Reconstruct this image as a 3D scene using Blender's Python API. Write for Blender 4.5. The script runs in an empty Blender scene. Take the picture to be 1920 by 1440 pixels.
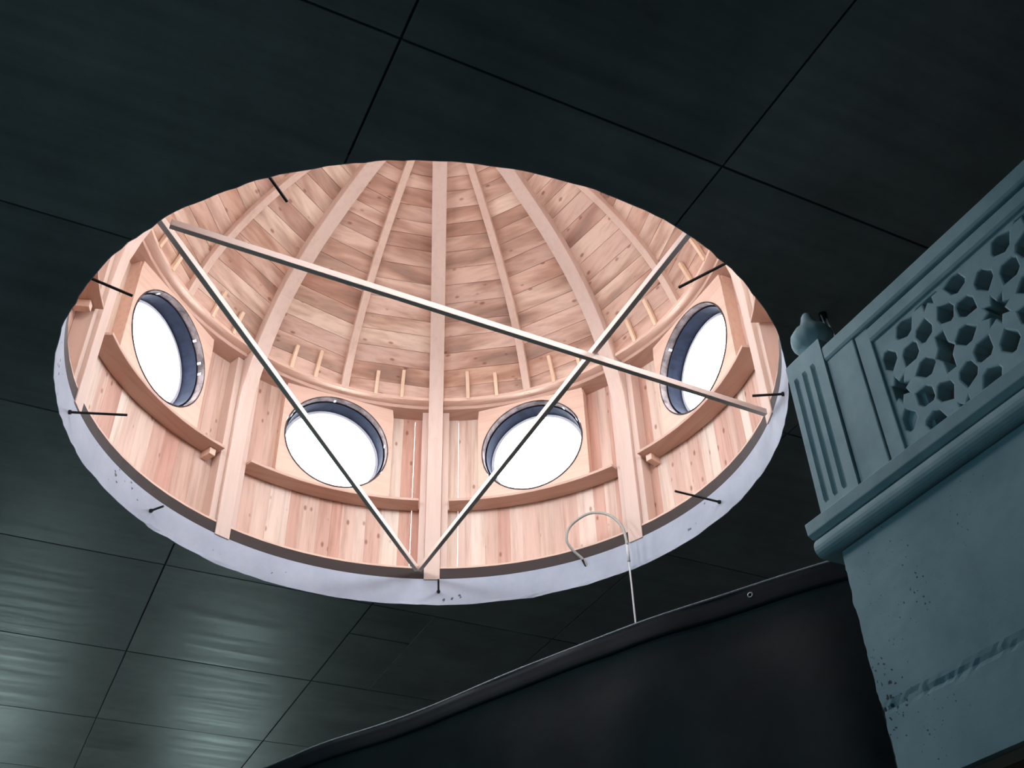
import bpy, bmesh, math, random
from mathutils import Vector, Matrix, noise

# ------------------------------------------------------------------ camera, world, light, exposure
S = bpy.context.scene
COL = S.collection
PI = math.pi
random.seed(7)

CAM_Z = 1.6
cam_d = bpy.data.cameras.new('camera')
cam_d.sensor_width = 36.0
cam_d.lens = 1951.3 / 1920 * 36.0
cam_d.clip_start = 0.05
cam = bpy.data.objects.new('camera', cam_d)
COL.objects.link(cam)
r_, u_, f_ = (0.90025, -0.43468, -0.02439), (-0.25585, -0.57354, 0.7782), (0.35226, 0.69433, 0.62755)
cam.matrix_world = Matrix(((r_[0], u_[0], -f_[0], 0), (r_[1], u_[1], -f_[1], 0), (r_[2], u_[2], -f_[2], CAM_Z), (0, 0, 0, 1)))
S.camera = cam

W = bpy.data.worlds.new('overcast_sky')
S.world = W
W.use_nodes = True
wb = W.node_tree.nodes['Background']
wb.inputs[0].default_value = (0.90, 0.95, 1.0, 1)      # even white overcast
wb.inputs[1].default_value = 37.0

HALL_FAR = 7.4         # daylight through the far wall's windows
HALL_LEFT = 1.9       # daylight through the left wall's windows

S.view_settings.view_transform = 'Standard'
S.view_settings.look = 'None'
S.view_settings.gamma = 1.0
S.view_settings.use_curve_mapping = False
S.view_settings.exposure = 0.0

# ------------------------------------------------------------------ helpers
def tag(o, label=None, cat=None, group=None, kind=None):
    if label: o['label'] = label
    if cat: o['category'] = cat
    if group: o['group'] = group
    if kind: o['kind'] = kind
    return o

def empty(name, loc=(0, 0, 0), rz=0.0):
    o = bpy.data.objects.new(name, None)
    o.empty_display_size = 0.1
    o.location = loc
    o.rotation_euler = (0, 0, rz)
    COL.objects.link(o)
    return o

def link(name, mesh, parent=None, loc=(0, 0, 0), rz=0.0):
    o = bpy.data.objects.new(name, mesh)
    COL.objects.link(o)
    o.location = loc
    o.rotation_euler = (0, 0, rz)
    if parent: o.parent = parent
    return o

class MB:
    def __init__(s): s.v, s.f = [], []
    def add(s, vs, fs):
        n = len(s.v); s.v += [tuple(v) for v in vs]; s.f += [tuple(i + n for i in f) for f in fs]
    def box(s, x0, x1, y0, y1, z0, z1):
        s.add([(x0, y0, z0), (x1, y0, z0), (x1, y1, z0), (x0, y1, z0), (x0, y0, z1), (x1, y0, z1), (x1, y1, z1), (x0, y1, z1)],
              [(0, 3, 2, 1), (4, 5, 6, 7), (0, 1, 5, 4), (1, 2, 6, 5), (2, 3, 7, 6), (3, 0, 4, 7)])
    def loft(s, rings, closed=False, cap=True):
        """rings: list of equal-length closed point loops"""
        m = len(rings[0]); vs = [p for r in rings for p in r]; fs = []
        n = len(rings)
        for i in range(n if closed else n - 1):
            j = (i + 1) % n
            for k in range(m):
                l = (k + 1) % m
                fs.append((i * m + k, i * m + l, j * m + l, j * m + k))
        if cap and not closed:
            fs.append(tuple(range(m - 1, -1, -1))); fs.append(tuple((n - 1) * m + k for k in range(m)))
        s.add(vs, fs)
    def tube(s, pts, r, seg=8):
        pts = [Vector(p) for p in pts]; rings = []; up = None
        for i, p in enumerate(pts):
            t = (pts[min(i + 1, len(pts) - 1)] - pts[max(i - 1, 0)]).normalized()
            if up is None: up = Vector((0, 0, 1)) if abs(t.z) < 0.9 else Vector((1, 0, 0))
            a = t.cross(up).normalized(); b = a.cross(t).normalized(); up = b
            rr = r[i] if isinstance(r, (list, tuple)) else r
            rings.append([p + a * math.cos(2 * PI * k / seg) * rr + b * math.sin(2 * PI * k / seg) * rr for k in range(seg)])
        s.loft(rings)
    def mesh(s, name, mat, smooth=False, bevel=0.0):
        me = bpy.data.meshes.new(name)
        me.from_pydata(s.v, [], s.f)
        bm = bmesh.new(); bm.from_mesh(me)
        bmesh.ops.recalc_face_normals(bm, faces=bm.faces)
        if bevel > 0:
            es = [e for e in bm.edges if len(e.link_faces) == 2 and e.calc_face_angle() > 0.6]
            bmesh.ops.bevel(bm, geom=es, offset=bevel, segments=2, affect='EDGES', profile=0.5)
        bm.to_mesh(me); bm.free()
        if smooth:
            for p in me.polygons: p.use_smooth = True
        me.materials.append(M[mat])
        return me
    def build(s, name, mat, parent=None, loc=(0, 0, 0), rz=0.0, smooth=False, bevel=0.0):
        return link(name, s.mesh(name, mat, smooth, bevel), parent, loc, rz)

def smoothstep(a, b, x):
    t = max(0.0, min(1.0, (x - a) / (b - a))); return t * t * (3 - 2 * t)

# ------------------------------------------------------------------ materials
M = {}
def new_mat(name):
    m = bpy.data.materials.new(name); m.use_nodes = True
    nt = m.node_tree; b = nt.nodes['Principled BSDF']
    M[name] = m
    return m, nt, b
def N(nt, t, **kw):
    n = nt.nodes.new(t)
    for k, v in kw.items():
        if k.startswith('i_'): n.inputs[k[2:]].default_value = v
        else: setattr(n, k, v)
    return n
def ramp(nt, stops, fac):
    n = nt.nodes.new('ShaderNodeValToRGB'); cr = n.color_ramp
    while len(cr.elements) < len(stops): cr.elements.new(0.5)
    for e, (p, c) in zip(cr.elements, stops): e.position = p; e.color = (*c, 1)
    nt.links.new(fac, n.inputs[0]); return n.outputs[0]
def mix(nt, a, b, fac, mode='MIX'):
    n = nt.nodes.new('ShaderNodeMix'); n.data_type = 'RGBA'; n.blend_type = mode
    for s_, v in ((6, a), (7, b), (0, fac)):
        if hasattr(v, 'is_output'): nt.links.new(v, n.inputs[s_])
        else: n.inputs[s_].default_value = (*v, 1) if isinstance(v, tuple) else v
    return n.outputs[2]
def vary(nt, scale_vec, rnd_shift=37.0):
    """object coordinates, shifted at random for each piece"""
    tc = N(nt, 'ShaderNodeTexCoord'); oi = N(nt, 'ShaderNodeObjectInfo')
    mul = N(nt, 'ShaderNodeMath', operation='MULTIPLY'); nt.links.new(oi.outputs['Random'], mul.inputs[0]); mul.inputs[1].default_value = rnd_shift
    add = N(nt, 'ShaderNodeVectorMath', operation='ADD'); nt.links.new(tc.outputs['Object'], add.inputs[0]); nt.links.new(mul.outputs[0], add.inputs[1])
    mp = N(nt, 'ShaderNodeMapping'); mp.inputs['Scale'].default_value = scale_vec
    nt.links.new(add.outputs[0], mp.inputs[0])
    return mp.outputs[0], oi.outputs['Random'], add.outputs[0]
def noise_tex(nt, vec, scale, detail=4, rough=0.6):
    n = N(nt, 'ShaderNodeTexNoise'); n.inputs['Scale'].default_value = scale; n.inputs['Detail'].default_value = detail; n.inputs['Roughness'].default_value = rough
    nt.links.new(vec, n.inputs['Vector']); return n.outputs[0]
def bump(nt, b, h, dist, strength=0.5):
    n = N(nt, 'ShaderNodeBump'); n.inputs['Strength'].default_value = strength; n.inputs['Distance'].default_value = dist
    nt.links.new(h, n.inputs['Height']); nt.links.new(n.outputs[0], b.inputs['Normal'])

def wood(name, tones, along, grain_amt=0.55, knots=True, rough=0.62, stain=0.0):
    m, nt, b = new_mat(name)
    sc = [26.0, 26.0, 26.0]; sc[along] = 1.6
    v, rnd, raw = vary(nt, sc)
    n = len(tones)
    base = ramp(nt, [(i / max(1, n - 1), t) for i, t in enumerate(tones)], rnd)
    g = noise_tex(nt, v, 1.0, 5, 0.65)
    gcol = ramp(nt, [(0.30, (0.62, 0.50, 0.42)), (0.52, (0.95, 0.92, 0.90)), (0.75, (1.0, 1.0, 1.0))], g)
    c = mix(nt, base, gcol, grain_amt, 'MULTIPLY')
    if stain > 0:                      # weathered grey-brown streaks of used shuttering boards
        sv = [6.5, 6.5, 6.5]; sv[along] = 1.0
        v2, _, _ = vary(nt, sv, 91.0)
        st = noise_tex(nt, v2, 1.0, 3, 0.55)
        sc_ = ramp(nt, [(0.44, (1, 1, 1)), (0.56, (0.68, 0.56, 0.50)), (0.68, (0.42, 0.35, 0.32))], st)
        c = mix(nt, c, sc_, stain, 'MULTIPLY')
    if knots:
        kv = [13.0, 13.0, 13.0]; kv[along] = 6.5
        v3, _, _ = vary(nt, kv, 53.0)
        vo = N(nt, 'ShaderNodeTexVoronoi'); vo.inputs['Scale'].default_value = 1.0; nt.links.new(v3, vo.inputs['Vector'])
        kc = ramp(nt, [(0.0, (0.30, 0.16, 0.10)), (0.09, (0.45, 0.28, 0.20)), (0.16, (1, 1, 1))], vo.outputs['Distance'])
        c = mix(nt, c, kc, 0.75, 'MULTIPLY')
    nt.links.new(c, b.inputs['Base Color'])
    b.inputs['Roughness'].default_value = rough
    bump(nt, b, g, 0.002, 0.35)
    return m

wood('dome_board_wood', [(0.70, 0.47, 0.37), (0.82, 0.60, 0.48), (0.58, 0.36, 0.28), (0.86, 0.66, 0.52), (0.76, 0.52, 0.41), (0.68, 0.42, 0.30), (0.84, 0.61, 0.50)], 0, 0.6, True, 0.6, 0.85)
wood('wall_board_wood', [(0.80, 0.61, 0.51), (0.64, 0.36, 0.27), (0.84, 0.69, 0.58), (0.70, 0.43, 0.34), (0.86, 0.74, 0.62), (0.74, 0.49, 0.39), (0.60, 0.32, 0.24), (0.82, 0.64, 0.53)], 2, 0.7, True, 0.6, 0.25)
wood('rib_wood', [(0.66, 0.49, 0.41), (0.69, 0.52, 0.43)], 2, 0.25, False, 0.6)
wood('minor_rib_wood', [(0.70, 0.50, 0.40), (0.74, 0.54, 0.43)], 2, 0.3, False, 0.6)
wood('ledge_wood', [(0.58, 0.38, 0.30), (0.64, 0.42, 0.33)], 0, 0.45, False, 0.6)
wood('panel_wood', [(0.76, 0.52, 0.40), (0.80, 0.56, 0.44)], 0, 0.35, False, 0.6)
wood('batten_wood', [(0.82, 0.60, 0.42), (0.78, 0.55, 0.38)], 2, 0.3, False, 0.6)
wood('brace_wood', [(0.88, 0.74, 0.64), (0.86, 0.68, 0.58)], 1, 0.3, False, 0.6)
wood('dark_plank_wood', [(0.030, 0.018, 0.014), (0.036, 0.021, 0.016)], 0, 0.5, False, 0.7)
wood('soffit_wood', [(0.16, 0.09, 0.06), (0.16, 0.09, 0.06)], 1, 0.5, False, 0.7)

def plain(name, col, rough=0.6, metal=0.0, nscale=30.0, amt=0.12, bd=0.0, emit=None, spec=0.5):
    m, nt, b = new_mat(name)
    v, rnd, raw = vary(nt, (1, 1, 1), 11.0)
    g = noise_tex(nt, raw, nscale, 4)
    c = mix(nt, col, ramp(nt, [(0.3, (1 - amt * 2,) * 3), (0.7, (1, 1, 1))], g), 1.0, 'MULTIPLY')
    nt.links.new(c, b.inputs['Base Color'])
    b.inputs['Roughness'].default_value = rough; b.inputs['Metallic'].default_value = metal
    b.inputs['Specular IOR Level'].default_value = spec
    if bd: bump(nt, b, g, bd, 0.4)
    if emit:
        b.inputs['Emission Color'].default_value = (*emit[0], 1); b.inputs['Emission Strength'].default_value = emit[1]
    return m

plain('navy_gasket', (0.009, 0.012, 0.023), 0.85, 0.0, 20, 0.3, spec=0.1)
plain('window_hoop', (0.15, 0.115, 0.11), 0.85, 0.0, 16, 0.4, spec=0.1)
plain('white_rim', (0.80, 0.80, 0.86), 0.4, 0.0, 16, 0.05)
def milky():
    m, nt, b = new_mat('milky_pane')
    tr = N(nt, 'ShaderNodeBsdfTransparent'); tr.inputs[0].default_value = (0.97, 0.98, 1.0, 1)
    tl = N(nt, 'ShaderNodeBsdfTranslucent'); tl.inputs[0].default_value = (0.90, 0.92, 0.95, 1)
    mx = N(nt, 'ShaderNodeMixShader'); mx.inputs[0].default_value = 0.12
    nt.links.new(tr.outputs[0], mx.inputs[1]); nt.links.new(tl.outputs[0], mx.inputs[2])
    nt.links.new(mx.outputs[0], nt.nodes['Material Output'].inputs['Surface'])
milky()
plain('far_pane', (0.8, 0.85, 0.85), 0.3, 0.0, 6, 0.02, emit=((0.72, 1.0, 0.97), HALL_FAR))
plain('left_pane', (0.8, 0.85, 0.9), 0.3, 0.0, 6, 0.02, emit=((0.34, 0.80, 1.0), HALL_LEFT))
plain('window_frame', (0.5, 0.5, 0.5), 0.5)
plain('rebar_steel', (0.035, 0.028, 0.026), 0.65, 0.4, 60, 0.3, 0.001)
plain('conduit_plastic', (0.42, 0.41, 0.36), 0.5, 0.0, 30, 0.1)
plain('white_cable', (0.62, 0.62, 0.62), 0.5, 0.0, 30, 0.05)
plain('tarp_plastic', (0.010, 0.016, 0.017), 0.42, 0.0, 8, 0.3, 0.004, spec=0.35)
plain('tarp_hem', (0.009, 0.015, 0.019), 0.6, 0.0, 8, 0.2, 0.002, spec=0.1)
plain('rope_fibre', (0.30, 0.32, 0.34), 0.6, 0.0, 60, 0.2)
plain('brass_eyelet', (0.50, 0.54, 0.56), 0.35, 0.7, 30, 0.1)
plain('dark_box', (0.012, 0.012, 0.02), 0.6)
plain('light_stop', (0.10, 0.10, 0.11), 0.7)  # for the added, unseen light-blocking shell over the dome boards
plain('roof_screed', (0.34, 0.34, 0.34), 0.8, 0.0, 4, 0.15)
plain('floor_screed', (0.34, 0.31, 0.29), 0.8, 0.0, 4, 0.25, 0.003)
plain('hall_plaster', (0.30, 0.33, 0.35), 0.8, 0.0, 3, 0.2, 0.002)

def cast_stone():
    m, nt, b = new_mat('cast_stone')
    tc = N(nt, 'ShaderNodeTexCoord')
    g = noise_tex(nt, tc.outputs['Object'], 9.0, 5)
    c = ramp(nt, [(0.25, (0.27, 0.40, 0.44)), (0.55, (0.35, 0.50, 0.53)), (0.8, (0.42, 0.56, 0.58))], g)
    nt.links.new(c, b.inputs['Base Color']); b.inputs['Roughness'].default_value = 0.75
    f = noise_tex(nt, tc.outputs['Object'], 120.0, 3); bump(nt, b, f, 0.001, 0.3)
cast_stone()

def concrete(name, lo, hi, rough, pits, grain=None, bstr=0.4):
    m, nt, b = new_mat(name)
    v, rnd, raw = vary(nt, (1, 1, 1), 23.0)
    g = noise_tex(nt, raw, 2.2, 6, 0.65)
    c = ramp(nt, [(0.28, lo), (0.72, hi)], g)
    if grain:
        v2, _, _ = vary(nt, grain, 23.0)
        g2 = noise_tex(nt, v2, 1.0, 4, 0.6)
        c = mix(nt, c, ramp(nt, [(0.3, (0.70, 0.70, 0.72)), (0.65, (1, 1, 1))], g2), 0.8, 'MULTIPLY')
        tone = ramp(nt, [(0.0, (0.80, 0.80, 0.80)), (1.0, (1.06, 1.06, 1.04))], rnd)
        c = mix(nt, c, tone, 1.0, 'MULTIPLY')
        rr = N(nt, 'ShaderNodeMapRange'); nt.links.new(g2, rr.inputs[0])
        rr.inputs[1].default_value = 0.3; rr.inputs[2].default_value = 0.7; rr.inputs[3].default_value = rough - 0.06; rr.inputs[4].default_value = rough + 0.10
        nt.links.new(rr.outputs[0], b.inputs['Roughness'])
    else:
        b.inputs['Roughness'].default_value = rough
    if pits:
        vo = N(nt, 'ShaderNodeTexVoronoi'); vo.inputs['Scale'].default_value = pits; nz_ = noise_tex(nt, raw, 60.0, 2); mv = N(nt, 'ShaderNodeVectorMath', operation='MULTIPLY_ADD'); cv = N(nt, 'ShaderNodeCombineXYZ')
        for q_ in range(3): nt.links.new(nz_, cv.inputs[q_])
        nt.links.new(cv.outputs[0], mv.inputs[0]); mv.inputs[1].default_value = (0.03, 0.02, 0.025); nt.links.new(raw, mv.inputs[2])
        nt.links.new(mv.outputs[0], vo.inputs['Vector'])
        big = noise_tex(nt, raw, 3.1, 2)
        th = N(nt, 'ShaderNodeMath', operation='SUBTRACT'); th.inputs[0].default_value = 0.60; nt.links.new(big, th.inputs[1])
        ad = N(nt, 'ShaderNodeMath', operation='ADD'); nt.links.new(vo.outputs['Distance'], ad.inputs[0]); nt.links.new(th.outputs[0], ad.inputs[1])
        pc = ramp(nt, [(0.08, (0.10, 0.10, 0.11)), (0.15, (1, 1, 1))], ad.outputs[0])
        c = mix(nt, c, pc, 0.9, 'MULTIPLY')
    nt.links.new(c, b.inputs['Base Color'])
    bump(nt, b, g, 0.006, bstr)
concrete('ceiling_concrete', (0.175, 0.165, 0.160), (0.30, 0.285, 0.275), 0.42, 0, (1.1, 14.0, 14.0), 0.08)
concrete('joint_concrete', (0.055, 0.055, 0.057), (0.075, 0.075, 0.077), 0.8, 0)
concrete('rim_concrete', (0.31, 0.34, 0.40), (0.46, 0.49, 0.56), 0.7, 22.0)
concrete('gallery_concrete', (0.21, 0.34, 0.38), (0.37, 0.53, 0.56), 0.8, 46.0)

# ------------------------------------------------------------------ the hall
CEIL = 4.576; SLAB_T = 0.1795; TOP = CEIL + SLAB_T
CX, CY, R = 1.498, 3.859, 1.723
X0, X1, Y0, Y1 = -4.43, 6.82, -4.39, 11.82

b = MB(); b.box(X0 - 0.3, X1 + 0.3, Y0 - 0.3, Y1 + 0.3, -0.2, 0.0)
tag(b.build('floor', 'floor_screed'), 'dark screed floor of the hall', None, kind='structure')
def wall(name, x0, x1, y0, y1, label):
    b = MB(); b.box(x0, x1, y0, y1, 0, CEIL + 0.012); tag(b.build(name, 'hall_plaster'), label, None, kind='structure')
wall('wall_left', X0 - 0.3, X0, Y0, Y1, 'plain plastered wall left of the hall')
wall('wall_right', X1, X1 + 0.3, Y0, Y1, 'plain plastered wall behind the gallery')
wall('wall_far', X0 - 0.3, X1 + 0.3, Y1, Y1 + 0.3, 'plain plastered far wall of the hall')
wall('wall_back', X0 - 0.3, X1 + 0.3, Y0 - 0.3, Y0, 'plain plastered wall behind the viewer')

def hall_window(n, mat, label, x=None, y=None, z0=2.0, z1=3.2, w=0.6):
    e = empty('window_%d' % n, (x if x is not None else X0, y if y is not None else Y1, z0), 0 if x is not None else PI / 2)
    # local: width along x, room side is -y
    b = MB(); b.box(-w / 2, w / 2, -0.02, -0.005, 0, z1 - z0); b.build('pane', mat, e)
    fr = MB()
    for x0, x1, a, c in ((-w / 2 - .06, -w / 2, -.06, z1 - z0 + .06), (w / 2, w / 2 + .06, -.06, z1 - z0 + .06), (-w / 2, w / 2, -.06, 0), (-w / 2, w / 2, z1 - z0, z1 - z0 + .06), (-.02, .02, 0, z1 - z0)):
        fr.box(x0, x1, -.05, -0.001, a, c)
    fr.build('frame', 'window_frame', e, bevel=0.004)
    tag(e, label, None, kind='structure')
hall_window(9, 'far_pane', 'tall window in the far wall, right of its pair', x=2.14, z0=1.95, z1=3.35, w=0.62)
hall_window(10, 'far_pane', 'tall window in the far wall, left of its pair', x=-0.22, z0=1.95, z1=3.35, w=0.62)
hall_window(11, 'left_pane', 'wide window in the left wall near the gallery', y=1.6, z0=1.4, z1=3.4, w=1.5)
hall_window(12, 'left_pane', 'wide window in the left wall further on', y=4.6, z0=1.4, z1=3.4, w=1.5)

# ceiling slab with its round opening
SEG = 240
def rag(k, amp=0.004):
    a = 2 * PI * k / SEG
    return amp * (noise.noise(Vector((math.cos(a) * 9, math.sin(a) * 9, 3.1))) + 0.7 * noise.noise(Vector((math.cos(a) * 31, math.sin(a) * 31, 8.1))))
ring = lambda rr, z, amp=0.0: [(CX + (rr + (rag(k, amp) if amp else 0)) * math.sin(2 * PI * k / SEG), CY + (rr + (rag(k, amp) if amp else 0)) * math.cos(2 * PI * k / SEG), z) for k in range(SEG)]
def square_pts(z):
    out = []
    for k in range(SEG):
        a = 2 * PI * k / SEG; dx, dy = math.sin(a), math.cos(a)
        t = min(((X1 + .3 - CX) / dx if dx > 1e-9 else 1e9), ((X0 - .3 - CX) / dx if dx < -1e-9 else 1e9), ((Y1 + .3 - CY) / dy if dy > 1e-9 else 1e9), ((Y0 - .3 - CY) / dy if dy < -1e-9 else 1e9))
        out.append((CX + dx * t, CY + dy * t, z))
    return out
b = MB(); b.loft([ring(R + 0.03, CEIL + 0.012), square_pts(CEIL + 0.012), square_pts(TOP), ring(R + 0.03, TOP)], closed=True)
ceiling = b.build('ceiling', 'joint_concrete')
tag(ceiling, 'dark concrete ceiling marked by square shuttering panels around the round opening', None, kind='structure')
b = MB(); b.loft([ring(R, CEIL + 0.0005, 0.010), ring(R, CEIL + 0.02, 0.004), ring(R, CEIL + 0.1, 0.002), ring(R, TOP), ring(R + 0.03, TOP), ring(R + 0.03, CEIL + 0.013), ring(R + 0.003, CEIL + 0.012, 0.010), ring(R + 0.003, CEIL + 0.0005, 0.010)], closed=True)
b0 = MB(); b0.loft([ring(1.89, TOP + 0.0005), square_pts(TOP + 0.0005), square_pts(TOP + 0.03), ring(1.89, TOP + 0.03)], closed=True)
tag(b0.build('ceiling_roof', 'roof_screed'), 'pale roof screed outside around the dome', None, kind='structure')
o = b.build('opening_edge', 'rim_concrete', ceiling); o['label'] = 'pale grey concrete edge of the round opening'

# ceiling panels: square shuttering imprints with dark recessed joints
cut = MB(); cut.loft([ring(R + 0.0032, CEIL - 0.1, 0.010), ring(R + 0.0032, CEIL + 0.1, 0.010)])
cutter = link('cutter', cut.mesh('cutter', 'joint_concrete'))
GU, GV, PU, PV = 0.574, 1.845, 1.25, 1.247
dg = None
def panel(x0, x1, y0, y1):
    g = 0.0045
    dz = random.uniform(0.0, 0.0012)
    cx, cy = (x0 + x1) / 2, (y0 + y1) / 2
    far = max(math.hypot(x - CX, y - CY) for x in (x0, x1) for y in (y0, y1))
    nx, ny = max(x0, min(CX, x1)), max(y0, min(CY, y1))
    near = math.hypot(nx - CX, ny - CY)
    if far < R: return
    b = MB(); b.box(x0 + g - cx, x1 - g - cx, y0 + g - cy, y1 - g - cy, dz, 0.0118)
    o = b.build('ceiling_panel', 'ceiling_concrete', None, (cx, cy, CEIL), bevel=0.0015)
    if near < R + 0.01:
        md = o.modifiers.new('cut', 'BOOLEAN'); md.operation = 'DIFFERENCE'; md.object = cutter; md.solver = 'EXACT'
        bpy.context.view_layer.update()
        d = bpy.context.evaluated_depsgraph_get()
        me = bpy.data.meshes.new_from_object(o.evaluated_get(d))
        o.modifiers.clear(); o.data = me
    o.parent = ceiling
for i in range(-4, 5):
    for j in range(-5, 8):
        x0, x1 = GU + PU * i, GU + PU * (i + 1); y0, y1 = GV + PV * j, GV + PV * (j + 1)
        x0, x1, y0, y1 = max(x0, X0), min(x1, X1), max(y0, Y0), min(y1, Y1)
        if i == 1 and j == 3:
            panel(x0, x0 + 0.42, y0, 6.02); panel(x0, x0 + 0.42, 6.02, y1); panel(x0 + 0.42 - 0.008, x1, y0, y1)
        else:
            panel(x0, x1, y0, y1)
bpy.data.objects.remove(cutter)

# ------------------------------------------------------------------ wooden dome shuttering
C0 = (CX, CY, CEIL)
dome = empty('wooden_dome', (CX, CY, CEIL))
tag(dome, 'pink-brown timber dome with curved ribs and plank lining above the round ceiling opening', 'dome')
def pol(rho, deg, z): a = math.radians(deg); return (rho * math.sin(a), rho * math.cos(a), z)
PROF = [(1.715, 0.172), (1.715, 0.6), (1.712, 1.0), (1.695, 1.25), (1.658, 1.40), (1.620, 1.512), (1.565, 1.66), (1.505, 1.79), (1.435, 1.91), (1.355, 2.02), (1.265, 2.125), (1.165, 2.225),
        (1.055, 2.32), (0.935, 2.41), (0.80, 2.50), (0.66, 2.59), (0.52, 2.665), (0.37, 2.735), (0.21, 2.79), (0.0, 2.83)]
def prof_normals(P):
    out = []
    for i, p in enumerate(P):
        a, c = P[max(0, i - 1)], P[min(len(P) - 1, i + 1)]
        t = Vector((c[0] - a[0], c[1] - a[1])).normalized(); out.append(Vector((t.y, -t.x)))     # outward
    return out
PN = prof_normals(PROF)
def off(i, d): return (PROF[i][0] + PN[i].x * d, PROF[i][1] + PN[i].y * d)
def rib_mesh(name, mat, i0, i1, half, d0, d1, rho_max=None):
    rings = []
    for i in range(i0, i1):
        a, c = off(i, d0), off(i, d1)
        c = ((1.832 if i < 5 and half > 0.04 else c[0]), c[1]); a = (max(a[0], 0.02), a[1]); c = (max(c[0], 0.02), c[1])
        h = half
        rings.append([(-h, a[0], a[1]), (h, a[0], a[1]), (h, c[0], c[1]), (-h, c[0], c[1])])
    b = MB(); b.loft(rings); return b.mesh(name, mat, bevel=0.003)
MRIB = rib_mesh('main_rib', 'rib_wood', 0, len(PROF) - 1, 0.050, 0.0, 0.085)
MPLY = []
for s_ in (-1, 1):
    b = MB(); b.box(min(s_ * 0.0505, s_ * 0.094), max(s_ * 0.0505, s_ * 0.094), 1.738, 1.831, SLAB_T + 0.090, 1.501); MPLY.append(b.mesh('post_ply', 'rib_wood', bevel=0.003))
MINR = rib_mesh('minor_rib', 'minor_rib_wood', 5, len(PROF) - 2, 0.026, 0.035, 0.082)

def az(o, deg): o.rotation_euler = (0, 0, -math.radians(deg)); return o
POSTS = [22.5 + 45 * k for k in range(8)]
BAYS = [45 * k for k in range(8)]
for a in POSTS:
    o = az(link('main_rib', MRIB, dome), a)
    for m in MPLY: p = link('post_ply', m, o)
for a in BAYS:
    az(link('minor_rib', MINR, dome), a)

# dome lining: horizontal courses, pieces butted at the ribs
def profile_at(s):
    """point on the profile between index 4 and the top by arc length, offset outward by d"""
    return None
L = [0.0]; st = 4
for i in range(st + 1, len(PROF)): L.append(L[-1] + math.dist(PROF[i], PROF[i - 1]))
def on_profile(l, d):
    l = max(0, min(L[-1], l))
    for k in range(len(L) - 1):
        if l <= L[k + 1]:
            t = (l - L[k]) / (L[k + 1] - L[k]); i = st + k
            p = [PROF[i][j] * (1 - t) + PROF[i + 1][j] * t for j in (0, 1)]
            n = (PN[i] * (1 - t) + PN[i + 1] * t).normalized()
            return (p[0] + n.x * d, p[1] + n.y * d)
    return PROF[-1]
random.seed(21)
edges = [0.136]
while edges[-1] < L[-1] - 0.10: edges.append(edges[-1] + random.uniform(0.092, 0.135))
for ci in range(len(edges) - 1):
    l0, l1 = edges[ci] + 0.0012, edges[ci + 1] - 0.0012
    variants = []
    for (a0, a1) in ((-22.5, 22.5), (-22.5, 0.0), (0.0, 22.5)):
        for wob in (0.0,):
            b = MB(); rings = []
            n = 2 if a1 - a0 > 30 else 1
            for k in range(n + 1):
                a = a0 + (a1 - a0) * k / n
                rr = []
                for l, d in ((l0, 0.080), (l1, 0.080), (l1, 0.102), (l0, 0.102)):
                    q = on_profile(l, d); rr.append(pol(max(q[0], 0.005), a, q[1]))
                rings.append(rr)
            b.loft(rings); variants.append(b.mesh('dome_board', 'dome_board_wood'))
    for a in BAYS:
        if random.random() < 0.42 and on_profile(l0, .08)[0] > 0.7:
            for m in variants[1:]: 
                o = az(link('dome_board', m, dome), a); o.scale = (1, 1, 1)
        else:
            az(link('dome_board', variants[0], dome), a)
b = MB(); rings = []
outl = [on_profile(L[-1] * k / 14, 0.106) for k in range(15)]
outl = [(1.87, 1.531), (1.80, 1.56)] + [q for q in outl if q[1] > 1.575]
for d in (0.0, 0.012):
    pass
def shell(pts, th):
    b = MB(); n = 64; vs = []; fs = []
    for side in (0, th):
        for (r, z) in pts:
            for k in range(n): vs.append(pol(max(r + side * 0.8, 0.004), 360 * k / n, z + side * 0.6))
    m = len(pts)
    for s_ in (0, 1):
        for i in range(m - 1):
            for k in range(n):
                q = (s_ * m * n + i * n + k, s_ * m * n + i * n + (k + 1) % n, s_ * m * n + (i + 1) * n + (k + 1) % n, s_ * m * n + (i + 1) * n + k)
                fs.append(q)
    for k in range(n): fs.append((k, (k + 1) % n, m * n + (k + 1) % n, m * n + k))
    fs.append(tuple((m - 1) * n + k for k in range(n))); fs.append(tuple((2 * m - 1) * n + k for k in range(n)))
    b.add(vs, fs); return b
shell(outl, 0.01).build('light_stop_shell', 'light_stop', dome, smooth=True)  # unseen shell added behind the lining so no sky shows through the seams

# drum: ring plank, ledge, header
def arc_plank(name, mat, rho0, rho1, z0, z1, a0, a1, n=8, bevel=0.003, straight=False):
    b = MB(); rings = []
    for k in range(n + 1):
        a = a0 + (a1 - a0) * k / n
        rings.append([pol(rho0, a, z0), pol(rho1, a, z0), pol(rho1, a, z1), pol(rho0, a, z1)])
    b.loft(rings); return b.mesh(name, mat, bevel=bevel)
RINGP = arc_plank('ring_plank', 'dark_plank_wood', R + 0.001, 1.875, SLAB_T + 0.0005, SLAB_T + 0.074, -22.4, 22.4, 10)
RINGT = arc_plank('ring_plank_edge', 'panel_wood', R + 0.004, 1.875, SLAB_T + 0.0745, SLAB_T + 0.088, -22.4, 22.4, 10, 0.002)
LEDGE = arc_plank('ledge_plank', 'ledge_wood', 1.695, 1.831, 0.738, 0.758, -19.2, 19.2, 10)
HEAD = arc_plank('header_plank', 'ledge_wood', 1.703, 1.865, 1.502, 1.530, -20.75, 20.75, 10)
NAIL = [arc_plank('nailing_strip', 'panel_wood', 1.640, 1.725, 1.5305, 1.556, a0, a1, 6, 0.002) for a0, a1 in ((-20.7, -0.01), (0.01, 20.7))]
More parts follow.
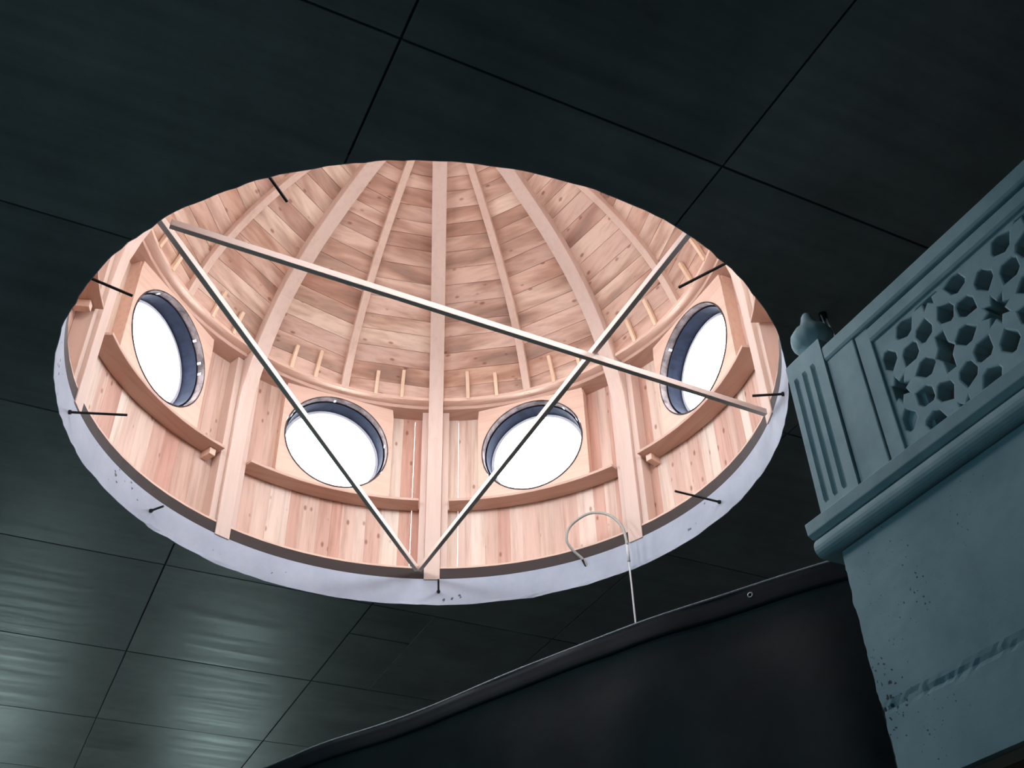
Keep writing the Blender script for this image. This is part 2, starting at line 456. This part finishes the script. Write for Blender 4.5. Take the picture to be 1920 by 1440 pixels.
b = MB(); b.box(-0.022, 0.022, 1.745, 1.831, 0.69, 0.7375); BLOCK = b.mesh('ledge_block', 'panel_wood', bevel=0.003)
for a in BAYS:
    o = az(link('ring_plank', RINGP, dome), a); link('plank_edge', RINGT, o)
    o = az(link('ledge_plank', LEDGE, dome), a)
    for s_ in {315: (1,), 90: (-1,), 270: (1,), 180: (-1,)}.get(a, ()):
        q = link('ledge_block', BLOCK, o); q.rotation_euler = (0, 0, -math.radians(s_ * 17.6))
    o = az(link('header_plank', HEAD, dome), a)
    for m in NAIL: link('nailing_strip', m, o)

# short battens standing on the header against the lining
def short_batten(deg, h):
    b = MB(); rings = []
    for l in (0.140, 0.140 + h * 0.5, 0.140 + h):
        p, q = on_profile(l, 0.022), on_profile(l, 0.049)
        rings.append([(-0.012, p[0], p[1]), (0.012, p[0], p[1]), (0.012, q[0], q[1]), (-0.012, q[0], q[1])])
    b.loft(rings); return b.mesh('short_batten', 'batten_wood', bevel=0.002)
SB = [short_batten(0, 0.17), short_batten(0, 0.20)]
for a in BAYS:
    for i, d in enumerate((-14.2, -7.4, 7.4, 14.2)):
        az(link('short_batten', SB[(i + int(a / 45)) % 2], dome), a + d + random.uniform(-0.5, 0.5))

# window panels (flat sheet with a round hole, two cheeks)
PW, HR, WZ = 0.385, 0.361, 1.124
PZ0, PZ1 = 0.7585, 1.5015
PA = 1.702           # inner face of the panel
def holed_panel():
    n = 64; b = MB(); vs = []; fs = []
    hx = lambda k: HR * math.cos(2 * PI * k / n); hz = lambda k: WZ + HR * math.sin(2 * PI * k / n)
    def sq(k):
        c, s_ = math.cos(2 * PI * k / n), math.sin(2 * PI * k / n)
        t = min(PW / abs(c) if abs(c) > 1e-6 else 1e9, ((PZ1 - WZ) / s_) if s_ > 1e-6 else 1e9, ((WZ - PZ0) / -s_) if s_ < -1e-6 else 1e9)
        return (t * c, WZ + t * s_)
    b.loft([[(hx(k), PA, hz(k)) for k in range(n)], [(sq(k)[0], PA, sq(k)[1]) for k in range(n)], [(sq(k)[0], PA + .018, sq(k)[1]) for k in range(n)], [(hx(k), PA + .018, hz(k)) for k in range(n)]], closed=True)
    return b.mesh('window_panel', 'panel_wood')
PANEL = holed_panel()
CHEEK = []
for s_ in (-1, 1):
    b = MB(); x0, x1 = sorted((s_ * (PW - 0.02), s_ * PW)); b.box(x0, x1, PA + .0185, 1.831, PZ0, PZ1); CHEEK.append(b.mesh('panel_cheek', 'panel_wood', bevel=0.002))
for a in BAYS:
    o = az(link('window_panel', PANEL, dome), a)
    for m in CHEEK: link('panel_cheek', m, o)

# vertical wall boards; the ones behind a window panel stop at the ledge
random.seed(5)
WR = 1.832
meshes = {}
def wall_board(w, z0, z1):
    key = (round(w, 4), z0, z1)
    if key not in meshes:
        b = MB(); b.box(-w / 2, w / 2, 0, 0.022, z0, z1); meshes[key] = b.mesh('wall_board', 'wall_board_wood', bevel=0.0015)
    return meshes[key]
WIDTHS = [0.068, 0.085, 0.10, 0.118, 0.135]
WA = math.degrees(math.asin((PW - 0.012) / WR))          # half angle covered by the window panel
def board_run(a0, a1, z1, gaps):
    tot = WR * math.radians(a1 - a0); ws = []
    while sum(ws) < tot - 0.035: ws.append(random.choice(WIDTHS))
    k = tot / sum(ws); ws = [w * k for w in ws]; a = a0
    for n, w in enumerate(ws):
        da = math.degrees(w / WR); mid = a + da / 2; a += da
        gap = gaps.get(n if n < len(ws) / 2 else n - len(ws), 0.0)
        zt = z1 if z1 < 1 else (1.5015 if abs((mid + 22.5) % 45 - 22.5) < 19 else 1.56)
        o = link('wall_board', wall_board(round(w - gap + 0.0008, 4), SLAB_T + 0.0885, zt), dome)
        rr = WR + random.uniform(0.0, 0.003)
        o.location = pol(rr, mid, 0)
        o.rotation_euler = (0, 0, -math.radians(mid))
for bay in BAYS:
    lo, hi = bay - 22.5, bay + 22.5
    board_run(lo, bay - WA, 1.5, {0: 0.0, 1: 0.0032, 2: 0.0} if bay == 45 else {})
    board_run(bay - WA, bay + WA, 0.775, {})
    board_run(bay + WA, hi, 1.5, {-2: 0.0032} if bay == 0 else {})

# round windows
def tube_ring(b, r0, r1, y0, y1, n=64):
    f = lambda r, y: [(r * math.cos(2 * PI * k / n), y, WZ + r * math.sin(2 * PI * k / n)) for k in range(n)]
    b.loft([f(r0, y0), f(r0, y1), f(r1, y1), f(r1, y0)], closed=True); return b
HOOP = tube_ring(MB(), HR - 0.010, HR - 0.001, PA - 0.004, PA + 0.045).mesh('hoop', 'window_hoop', smooth=False)
GASK = tube_ring(MB(), HR - 0.020, HR - 0.002, PA + 0.0455, PA + 0.150).mesh('gasket', 'navy_gasket')
RIM = tube_ring(MB(), HR - 0.040, HR - 0.003, PA + 0.1505, PA + 0.180).mesh('rim', 'white_rim')
b = MB(); n = 64
b.loft([[(r * math.cos(2 * PI * k / n), PA + y, WZ + r * math.sin(2 * PI * k / n)) for k in range(n)] for r, y in ((HR - 0.041, 0.162), (HR - 0.041, 0.166))]); PANE = b.mesh('pane', 'milky_pane')
b = MB(); b.box(-0.02, 0.02, 0, 0.003, -0.012, 0.012); CLIP = b.mesh('clip', 'white_rim')
WL = {0: 'round milky dome window crossed by the brace at the left of the centre post', 45: 'round milky dome window at the right of the centre post',
      -45: 'round milky dome window at the far left of the drum', 90: 'round milky dome window at the far right of the drum',
      135: 'round dome window hidden above the near right rim', 180: 'round dome window hidden above the near rim', 225: 'round dome window hidden above the near left rim, towards the viewer', 270: 'round dome window hidden above the near left rim'}
for n_, a in enumerate(BAYS):
    e = az(empty('window_%d' % (n_ + 1), C0), a)
    aa = a if a != 315 else -45
    tag(e, WL[aa], None, kind='structure')
    h = link('hoop', HOOP, e); link('gasket', GASK, e); link('rim', RIM, e); link('pane', PANE, e)
    rnd = random.Random(n_)
    for t in rnd.sample(range(0, 360, 12), 6):
        c = link('clip', CLIP, h); ta = math.radians(t); rr = HR - 0.0115
        c.matrix_local = Matrix.Translation((rr * math.cos(ta), PA + 0.03, WZ + rr * math.sin(ta))) @ Matrix.Rotation(-ta, 4, 'Y') @ Matrix.Rotation(PI / 2, 4, 'Z') @ Matrix.Scale(0.6, 4)

for a in BAYS:                       # light portals: guide the sky's samples through the window openings, add no light
    ld = bpy.data.lights.new('window_portal', 'AREA'); ld.shape = 'DISK'; ld.size = 2 * HR; ld.cycles.is_portal = True
    lo = bpy.data.objects.new('window_portal', ld); COL.objects.link(lo)
    q = pol(PA + 0.20, a, WZ); lo.location = (CX + q[0], CY + q[1], CEIL + q[2])
    lo.rotation_euler = (PI / 2, 0, PI - math.radians(a))

# ------------------------------------------------------------------ three bracing battens across the opening
def brace(p, q, label, w=0.026, h=0.034, sub=None):
    p, q = Vector(p), Vector(q); d = q - p; Ld = d.length
    e = bpy.data.objects.new('brace_batten', None)
    b = MB(); b.box(-w / 2, w / 2, 0, Ld, 0, h)
    o = b.build('brace_batten', 'brace_wood', bevel=0.002)
    bpy.data.objects.remove(e)
    o.location = p; o.rotation_mode = 'QUATERNION'
    o.rotation_quaternion = Matrix((Vector((d.y, -d.x, 0)).normalized(), d.normalized(), Vector((0, 0, 1)))).transposed().to_quaternion()
    tag(o, label, 'brace', 'bracing battens across the dome opening')
def P3(rho, a, z): q = pol(rho, a, z); return (CX + q[0], CY + q[1], CEIL + q[2])
brace(P3(1.70, -116.5, 0.205), P3(1.675, 19.3, 0.205), 'wooden brace batten from the upper left rim down across the window left of centre')
brace(P3(1.675, 19.9, 0.205), P3(1.70, 161.8, 0.205), 'wooden brace batten rising from the centre post to the upper right rim')
brace(P3(1.60, -117.0, 0.168), P3(1.69, 113.6, 0.168), 'long wooden brace batten crossing from the upper left rim to the right rim')

# ------------------------------------------------------------------ rebar stubs
RB = [(-136.5, .19, 'rusty rebar stub poking from the upper left rim, above the brace ends'), (-103, .195, 'rusty rebar stub at the left rim over the far left window'),
      (-70, .27, 'long rusty rebar stub at the left rim below the far left window'), (-39.6, .09, 'short rusty rebar stub on the lower left concrete edge'),
      (24, .16, 'rusty rebar stub below the foot of the centre post'), (90, .29, 'rusty rebar stub on the lower right concrete edge'),
      (122.7, .15, 'rusty rebar stub at the right rim beside the carved parapet post'), (156, .26, 'rusty rebar stub at the upper right rim above the far right window')]
for a, ln, lab in RB:
    b = MB(); b.tube([P3(R + 0.06, a, 0.09), P3(R - 0.001, a, 0.09), P3(R - ln, a + random.uniform(-.4, .4), 0.09 + random.uniform(-.006, .006))], 0.0062, 8)
    b.tube([P3(R + 0.004, a, 0.09), P3(R - 0.012, a, 0.09)], 0.011, 8)
    tag(b.build('rebar_stub', 'rebar_steel'), lab, 'rebar', 'rebar stubs around the opening')

# ------------------------------------------------------------------ conduit loop and hanging cable
def spline(pts, n=10):
    P = [Vector(p) for p in pts]; P = [2 * P[0] - P[1]] + P + [2 * P[-1] - P[-2]]; out = []
    for i in range(1, len(P) - 2):
        for k in range(n):
            t = k / n; a, c, d, e = P[i - 1], P[i], P[i + 1], P[i + 2]
            out.append(0.5 * ((2 * c) + (-a + d) * t + (2 * a - 5 * c + 4 * d - e) * t * t + (-a + 3 * c - 3 * d + e) * t ** 3))
    out.append(P[-2]); return out
e = empty('conduit_loop', (2.93, 4.817, 4.68))
tag(e, 'looped grey flexible conduit springing from the concrete edge below the right window', 'conduit')
def rel(pts, o): return [tuple(Vector(p) - Vector(o)) for p in pts]
lp = [(2.945, 4.845, 4.672), (2.90, 4.83, 4.735), (2.83, 4.84, 4.80), (2.793, 4.833, 4.861), (2.815, 4.80, 4.945), (2.886, 4.694, 4.985), (2.948, 4.581, 4.928), (2.99, 4.510, 4.82), (3.005, 4.495, 4.708), (3.008, 4.50, 4.69)]
b = MB(); b.tube(rel(spline(lp, 8), (2.93, 4.817, 4.68)), 0.0085, 10); b.build('conduit', 'conduit_plastic', e, smooth=True)
b = MB(); b.tube(rel([(2.955, 4.86, 4.663), (2.925, 4.84, 4.70), (2.895, 4.83, 4.738)], (2.93, 4.817, 4.68)), 0.0095, 8); b.build('steel_end', 'rebar_steel', e)
e = empty('hanging_cable', (3.012, 4.50, 3.7))
tag(e, 'thin white cable hanging straight down from the conduit loop', 'cable')
b = MB(); b.tube([(-0.004, 0.0, 1.0), (0.0, 0.003, 0.7), (0.003, 0.008, 0.3), (0.003, 0.01, 0.0)], 0.0055, 8); b.build('wire', 'white_cable', e, smooth=True)
b = MB(); b.tube([(-0.004, 0.0, 1.01), (-0.003, 0.0, 0.88)], 0.0095, 10); b.build('sleeve', 'white_cable', e, smooth=True)

# ------------------------------------------------------------------ gallery: concrete upstand with a rough pour joint
GX = 2.3; GEND = 2.20; GB, GT = 2.51, 3.275
GX1 = X1; GY0 = Y0
b = MB()
ny, nz = 200, 60
front = {}
for i in range(ny + 1):
    for k in range(nz + 1):
        t = i / ny; y = GEND - (GEND - (-1.5)) * t if i < ny else GY0 + 0.002
        z = GB + (GT - GB) * k / nz
        jz = 2.745 + 0.012 * noise.noise(Vector((y * 5, 1.0, 0)))
        d = (z - jz)
        n1 = noise.noise(Vector((y * 40, z * 60, 2.0)))
        x = GX + 0.0025 * noise.noise(Vector((y * 3, z * 3, 5.0))) + 0.001 * noise.noise(Vector((y * 25, z * 25, 1.0)))
        x += 0.010 * math.exp(-(d / 0.010) ** 2) * (0.4 + n1) + (0.004 if d < 0 else 0.0)
        yy = y
        if i == 0: yy = y + 0.006 * noise.noise(Vector((z * 18, 0.3, 0))) + 0.004 * noise.noise(Vector((z * 60, 0.3, 0)))
        front[(i, k)] = len(b.v); b.v.append((x, yy, z))
for i in range(ny):
    for k in range(nz):
        b.f.append((front[(i, k)], front[(i + 1, k)], front[(i + 1, k + 1)], front[(i, k + 1)]))
nb = len(b.v)
BX = 2.55
b.v += [(BX, GEND, GB), (BX, GEND, GT), (BX, GY0 + .002, GB), (BX, GY0 + .002, GT)]
b.f.append(tuple(front[(0, k)] for k in range(nz + 1)) + (nb + 1, nb))
b.f.append(tuple(front[(ny, k)] for k in range(nz, -1, -1)) + (nb + 2, nb + 3))
b.f.append(tuple(front[(i, nz)] for i in range(ny + 1)) + (nb + 3, nb + 1))
b.f.append(tuple(front[(i, 0)] for i in range(ny, -1, -1)) + (nb, nb + 2))
b.f.append((nb, nb + 1, nb + 3, nb + 2))
wg = b.build('wall_gallery', 'gallery_concrete')
tag(wg, 'pale pitted concrete gallery front under the carved parapet', None, kind='structure')
b = MB(); b.box(BX, X1, GY0, GEND, GB + 0.01, GB + 0.26); tag(b.build('floor_gallery', 'hall_plaster'), 'gallery floor slab behind the concrete front', None, kind='structure')
b = MB(); b.box(GX + 0.03, X1, GY0, GEND - 0.02, GB - 0.03, GB - 0.001); tag(b.build('trim_1', 'soffit_wood'), 'brown timber soffit under the gallery front', None, kind='structure')
b = MB(); b.box(2.35, 2.75, -1.2, -0.8, 0.0, GB - 0.03); tag(b.build('trim_2', 'gallery_concrete', bevel=0.01), 'concrete column carrying the gallery front', None, kind='structure')

# ------------------------------------------------------------------ parapet
D = 2.3
zz = lambda k: CAM_Z + D * k
par = empty('carved_parapet', (GX, 2.03, GT))
tag(par, 'white cast stone parapet with pierced star lattice on the gallery front', 'parapet')
def extr(profile, y0, y1):
    """profile of (x,z) swept along y"""
    b = MB(); b.loft([[(x, y, z) for x, z in profile] for y in (y0, y1)]); return b
YE = -1.5
def place(o): o.parent = par; o.location = tuple(-Vector((GX, 2.03, GT))); return o
# cornice: upper slab and lower roll
prof_u = [(2.27, zz(.7625)), (2.252, zz(.768)), (2.248, zz(.787)), (2.50, zz(.787)), (2.50, zz(.7625))]
place(extr(prof_u, YE, 2.285).build('cornice_slab', 'cast_stone', bevel=0.004))
prof_l = [(2.50, zz(.7615))] + [(2.272 + 0.012 - 0.030 * math.cos(t), zz(.7455) + 0.0355 * math.sin(t)) for t in [PI / 2 - PI * k / 10 for k in range(11)]] + [(2.50, zz(.7300))]
place(extr(prof_l, YE, 2.272).build('cornice_roll', 'cast_stone', bevel=0.003))
# top rail and second moulding
prof_r = [(2.286, zz(1.0235)), (2.280, zz(1.028)), (2.280, zz(1.048)), (2.288, zz(1.0535)), (2.425, zz(1.0535)), (2.425, zz(1.0235))]
place(extr(prof_r, YE, 2.036).build('top_rail', 'cast_stone', bevel=0.003))
prof_m = [(2.296, zz(.9955)), (2.290, zz(1.0)), (2.288, zz(1.016)), (2.296, zz(1.0205)), (2.305, zz(1.0233)), (2.42, zz(1.0233)), (2.42, zz(.9955))]
place(extr(prof_m, YE, D * .797).build('rail_moulding', 'cast_stone', bevel=0.002))
# plain pilaster and inner frame strip
b = MB(); b.box(2.288, 2.42, D * .8255, 2.0355, zz(.7872), zz(1.0233)); place(b.build('pilaster', 'cast_stone', bevel=0.004))
b = MB(); b.box(2.294, 2.42, D * .797, D * .8240, zz(.7872), zz(1.0233)); place(b.build('frame_strip', 'cast_stone', bevel=0.003))
prof_b = [(2.294, zz(.7872)), (2.294, zz(.796)), (2.305, zz(.7985)), (2.42, zz(.7985)), (2.42, zz(.7872))]
place(extr(prof_b, YE, D * .797).build('sill_moulding', 'cast_stone', bevel=0.002))

# pierced lattice: eightfold rosettes (units: thousandths of D; x along the parapet, y up, rosette row at y=886)
def star_poly(cx, cy, r1, r0, n, rot):
    return [(cx + (r1 if k % 2 == 0 else r0) * math.cos(rot + PI * k / n), cy + (r1 if k % 2 == 0 else r0) * math.sin(rot + PI * k / n)) for k in range(2 * n)]
def petal(cx, cy, ang, r=52, w=16.5, lr0=21, lr1=20):
    loc = [(r - lr0, 0), (r - 5, w * 0.95), (r + 7, w), (r + lr1, 4), (r + lr1, -4), (r + 7, -w), (r - 5, -w * 0.95)]
    c, s_ = math.cos(ang), math.sin(ang)
    return [(cx + x * c - y * s_, cy + x * s_ + y * c) for x, y in loc]
LX0, LX1, LY0, LY1 = -560, 797.0, 798.5, 995.5
def clip_poly(poly, x0, x1, y0, y1):
    def cl(p, f, inter):
        out = []
        for i in range(len(p)):
            a, c = p[i - 1], p[i]
            if f(c):
                if not f(a): out.append(inter(a, c))
                out.append(c)
            elif f(a): out.append(inter(a, c))
        return out
    ix = lambda v: (lambda a, c: (v, a[1] + (c[1] - a[1]) * (v - a[0]) / (c[0] - a[0])))
    iy = lambda v: (lambda a, c: (a[0] + (c[0] - a[0]) * (v - a[1]) / (c[1] - a[1]), v))
    for f, it in ((lambda p: p[0] >= x0, ix(x0)), (lambda p: p[0] <= x1, ix(x1)), (lambda p: p[1] >= y0, iy(y0)), (lambda p: p[1] <= y1, iy(y1))):
        poly = cl(poly, f, it)
        if len(poly) < 3: return []
    return poly
def area(p): return abs(sum(p[i - 1][0] * p[i][1] - p[i][0] * p[i - 1][1] for i in range(len(p)))) / 2
holes = []
PIT = 180.0; RY = 894.0; SX = 600.0
for k in range(-6, 3):
    cx = SX + PIT * k
    holes.append(star_poly(cx, RY, 27, 15, 8, 0))
    for i in range(8): holes.append(petal(cx, RY, i * PI / 4))
    hx = cx + PIT / 2
    holes.append([(hx - 9, RY + 33), (hx + 9, RY + 33), (hx + 10, RY + 12), (hx + 19, RY), (hx + 10, RY - 12), (hx + 9, RY - 33), (hx - 9, RY - 33), (hx - 10, RY - 12), (hx - 19, RY), (hx - 10, RY + 12)])
    for sy, rot in ((102, -PI / 2), (-102, PI / 2)):
        cy = RY + sy
        holes.append(star_poly(hx, cy, 27, 15, 8, PI / 8))
        for i in range(8):
            holes.append(petal(hx, cy, PI / 8 + i * PI / 4))
cells = []
for h in holes:
    c = clip_poly(h, LX0 + 4, LX1 - 5, LY0 + 4, LY1 - 4)
    if len(c) >= 3 and area(c) > 60: cells.append(c)
def lattice(cells, x_front, depth, bev):
    cu = bpy.data.curves.new('lattice', 'CURVE'); cu.dimensions = '2D'; cu.fill_mode = 'BOTH'
    cu.extrude = depth / 2 - bev; cu.bevel_depth = bev; cu.bevel_resolution = 1
    def add(poly):
        s_ = cu.splines.new('POLY'); s_.points.add(len(poly) - 1); s_.use_cyclic_u = True
        for p, (x, y) in zip(s_.points, poly): p.co = (x * D / 1000, y * D / 1000, 0, 1)
    add([(LX0, LY0), (LX1, LY0), (LX1, LY1), (LX0, LY1)])
    for c in cells: add(c)
    o = bpy.data.objects.new('lattice_tmp', cu); COL.objects.link(o)
    bpy.context.view_layer.update()
    me = bpy.data.meshes.new_from_object(o.evaluated_get(bpy.context.evaluated_depsgraph_get()))
    bpy.data.objects.remove(o)
    # curve x -> world y, curve y -> world z, curve z -> world x
    for v in me.vertices:
        x, y, z = v.co; v.co = (x_front + depth / 2 + z, x, CAM_Z + y)
    me.materials.clear(); me.materials.append(M['cast_stone'])
    for p in me.polygons: p.use_smooth = False
    bm = bmesh.new(); bm.from_mesh(me); bmesh.ops.remove_doubles(bm, verts=bm.verts, dist=1e-5); bmesh.ops.recalc_face_normals(bm, faces=bm.faces); bm.to_mesh(me); bm.free()
    return me
o = link('lattice_screen', lattice(cells, 2.304, 0.058, 0.006)); place(o)
o['label'] = 'pierced screen of eight-pointed star rosettes'
b = MB(); b.box(2.326, 2.358, D * .748, D * .7965, zz(.799), zz(.872)); place(b.build('unpierced_corner', 'cast_stone'))

# ------------------------------------------------------------------ fluted end post with bulb finial
pz0, pz1 = zz(.7875), 4.072
post = empty('parapet_post', (2.36, 2.135, pz0))
tag(post, 'fluted cast stone end post with onion-shaped finial at the parapet end', 'post')
x0, x1, y0, y1 = 2.278, 2.43, 2.0375, 2.226
fl = [D * .951, D * .931, D * .911]
# front face outline in plan with three flutes (extruded between the flute ends), solid blocks above and below
def plan(flute):
    pts = [(x1, y0), (x0, y0)]
    for c in reversed(fl):
        if flute: pts += [(x0, c - .012), (x0 + .012, c - .006), (x0 + .015, c), (x0 + .012, c + .006), (x0, c + .012)]
        else: pts += [(x0, c - .012), (x0, c - .006), (x0, c), (x0, c + .006), (x0, c + .012)]
    pts += [(x0, y1), (x1, y1)]
    return pts
b = MB()
zs = [(pz0, 0), (zz(.806), 0), (zz(.812), 1), (zz(1.030), 1), (zz(1.037), 0), (pz1 - 0.012, 0)]
b.loft([[(x, y, z) for x, y in plan(f)] for z, f in zs])
o = b.build('shaft', 'cast_stone'); o.parent = post; o.location = tuple(-Vector(post.location))
b = MB(); b.loft([[(x0 - .0, y0, pz1 - .0119), (x1, y0, pz1 - .0119), (x1, y1, pz1 - .0119), (x0, y1, pz1 - .0119)], [(x0 + .02, y0 + .02, pz1 + .012), (x1 - .02, y0 + .02, pz1 + .012), (x1 - .02, y1 - .02, pz1 + .012), (x0 + .02, y1 - .02, pz1 + .012)]])
o = b.build('post_cap', 'cast_stone', bevel=0.003); o.parent = post; o.location = tuple(-Vector(post.location))
fp = [(0.0, .0), (.045, .0), (.05, .012), (.034, .022), (.036, .030), (.060, .042), (.076, .062), (.081, .085), (.077, .106), (.064, .125), (.046, .143), (.032, .162), (.025, .182), (.021, .200), (.013, .214), (.004, .222)]
b = MB(); n = 48; rings = []
for i, (r, z) in enumerate(fp):
    lob = 1.0
    rings.append([((r + (0.0012 * math.cos(12 * 2 * PI * k / n) if 5 <= i <= 9 else 0)) * math.cos(2 * PI * k / n), (r + (0.0012 * math.cos(12 * 2 * PI * k / n) if 5 <= i <= 9 else 0)) * math.sin(2 * PI * k / n), z) for k in range(n)])
b.loft(rings)
o = b.build('finial', 'cast_stone', post, smooth=True); o.location = Vector((2.365, 2.142, pz1 + .0115)) - Vector(post.location)

# ------------------------------------------------------------------ loose wires hanging beside the finial
e = empty('ceiling_wires', (2.67, 2.327, CEIL))
tag(e, 'pair of thin pale wires hanging from the ceiling beside the finial', 'wire')
for i, (dx, ex) in enumerate(((-0.012, 0.0), (0.014, 0.010))):
    b = MB(); b.tube(spline([(dx, 0, -0.005), (dx - 0.015, -0.02, -0.08), (dx - 0.07 + ex, -0.075, -0.22), (dx - 0.13 + ex, -0.14, -0.36), (dx - 0.17 + ex, -0.19, -0.46)], 6), 0.0035, 6)
    b.build('wire', 'white_cable', e, smooth=True)
b = MB(); b.tube([(0, 0, -0.028), (0, 0, 0.001)], 0.017, 20); b.build('socket', 'dark_box', e)

# ------------------------------------------------------------------ dark tarpaulin hung from a wire
TZ = 3.34
path = [(2.425, 2.325), (2.410, 2.352), (2.226, 2.689), (2.027, 3.038), (1.84, 3.51), (1.647, 4.006), (1.50, 4.34), (1.328, 4.698), (1.178, 5.069), (0.68, 6.2), (0.175, 7.333), (-0.6, 9.0), (-1.40, 10.8)]
tp = spline([(x, y, TZ) for x, y in path], 12)
tarp = empty('dark_tarpaulin', (tp[0].x, tp[0].y, TZ))
tag(tarp, 'black plastic tarpaulin hanging in front of the hall below the ceiling', 'tarpaulin')
cum = [0.0]
for i in range(1, len(tp)): cum.append(cum[-1] + (tp[i] - tp[i - 1]).length)
def tnorm(i):
    t = (tp[min(i + 1, len(tp) - 1)] - tp[max(i - 1, 0)]).normalized(); return Vector((-t.y, t.x, 0))   # towards the viewer side
def tarp_pt(i, drop, side):
    s_ = cum[i]; n = tnorm(i)
    if n.dot(Vector((-1, -0.3, 0))) < 0: n = -n
    a = smoothstep(0.05, 1.2, drop)
    fold = a * (0.035 * math.sin(s_ * 6.1 + 0.5 * math.sin(s_ * 1.7)) + 0.02 * math.sin(s_ * 13.7 + drop * 0.8)) + 0.010 * noise.noise(Vector((s_ * 3, drop * 3, 0)))
    p = tp[i] + n * (fold + side + 0.02 * math.exp(-((drop - 0.07) / 0.035) ** 2) * 0.5)
    return (p.x - tarp.location.x, p.y - tarp.location.y, -drop + 0.004 * math.sin(s_ * 5.3))
drops = [0.0, 0.02, 0.045, 0.07, 0.085, 0.10, 0.15, 0.22, 0.32, 0.45, 0.6, 0.8, 1.05, 1.35, 1.7, 2.1, 2.5, 2.9, 3.25]
def sheet(d0, d1, side, name, mat):
    ds = drops[d0:d1]; m = len(ds); b = MB()
    n = len(tp)
    for off_ in (side, side - 0.003):
        for i in range(n):
            for d in ds: b.v.append(tarp_pt(i, d, off_))
    for s_ in (0, 1):
        for i in range(n - 1):
            for k in range(m - 1):
                q = s_ * n * m; b.f.append((q + i * m + k, q + (i + 1) * m + k, q + (i + 1) * m + k + 1, q + i * m + k + 1))
    for k in (0, m - 1):
        for i in range(n - 1): b.f.append((i * m + k, (i + 1) * m + k, n * m + (i + 1) * m + k, n * m + i * m + k))
    for i in (0, n - 1):
        for k in range(m - 1): b.f.append((i * m + k, i * m + k + 1, n * m + i * m + k + 1, n * m + i * m + k))
    return b.build(name, mat, tarp, smooth=True)
sheet(0, len(drops), 0.0, 'sheet', 'tarp_plastic')
h = sheet(0, 5, 0.0045, 'hem', 'tarp_hem')
b = MB(); b.tube([(p.x - tarp.location.x, p.y - tarp.location.y, 0.006 + 0.004 * math.sin(cum[i] * 5.3)) for i, p in enumerate(tp)], 0.005, 6); b.build('hanging_wire', 'rope_fibre', tarp, smooth=True)
last = -9.0
for i in range(len(tp)):
    if cum[i] - last > 4.0 and cum[i] > 0.36:
        last = cum[i]
        q = tarp_pt(i, 0.03, 0.006); n = tnorm(i)
        if n.dot(Vector((-1, -0.3, 0))) < 0: n = -n
        b = MB(); t = n.cross(Vector((0, 0, 1))).normalized(); rings = []
        for k in range(20):
            c = Vector(q) + (t * math.cos(2 * PI * k / 20) + Vector((0, 0, 1)) * math.sin(2 * PI * k / 20)) * 0.0085
            rd = (c - Vector(q)).normalized()
            rings.append([c + rd * 0.0035 * math.cos(2 * PI * j / 6) + n * 0.0035 * math.sin(2 * PI * j / 6) for j in range(6)])
        b.loft(rings, closed=True); b.build('eyelet', 'brass_eyelet', tarp, smooth=True)
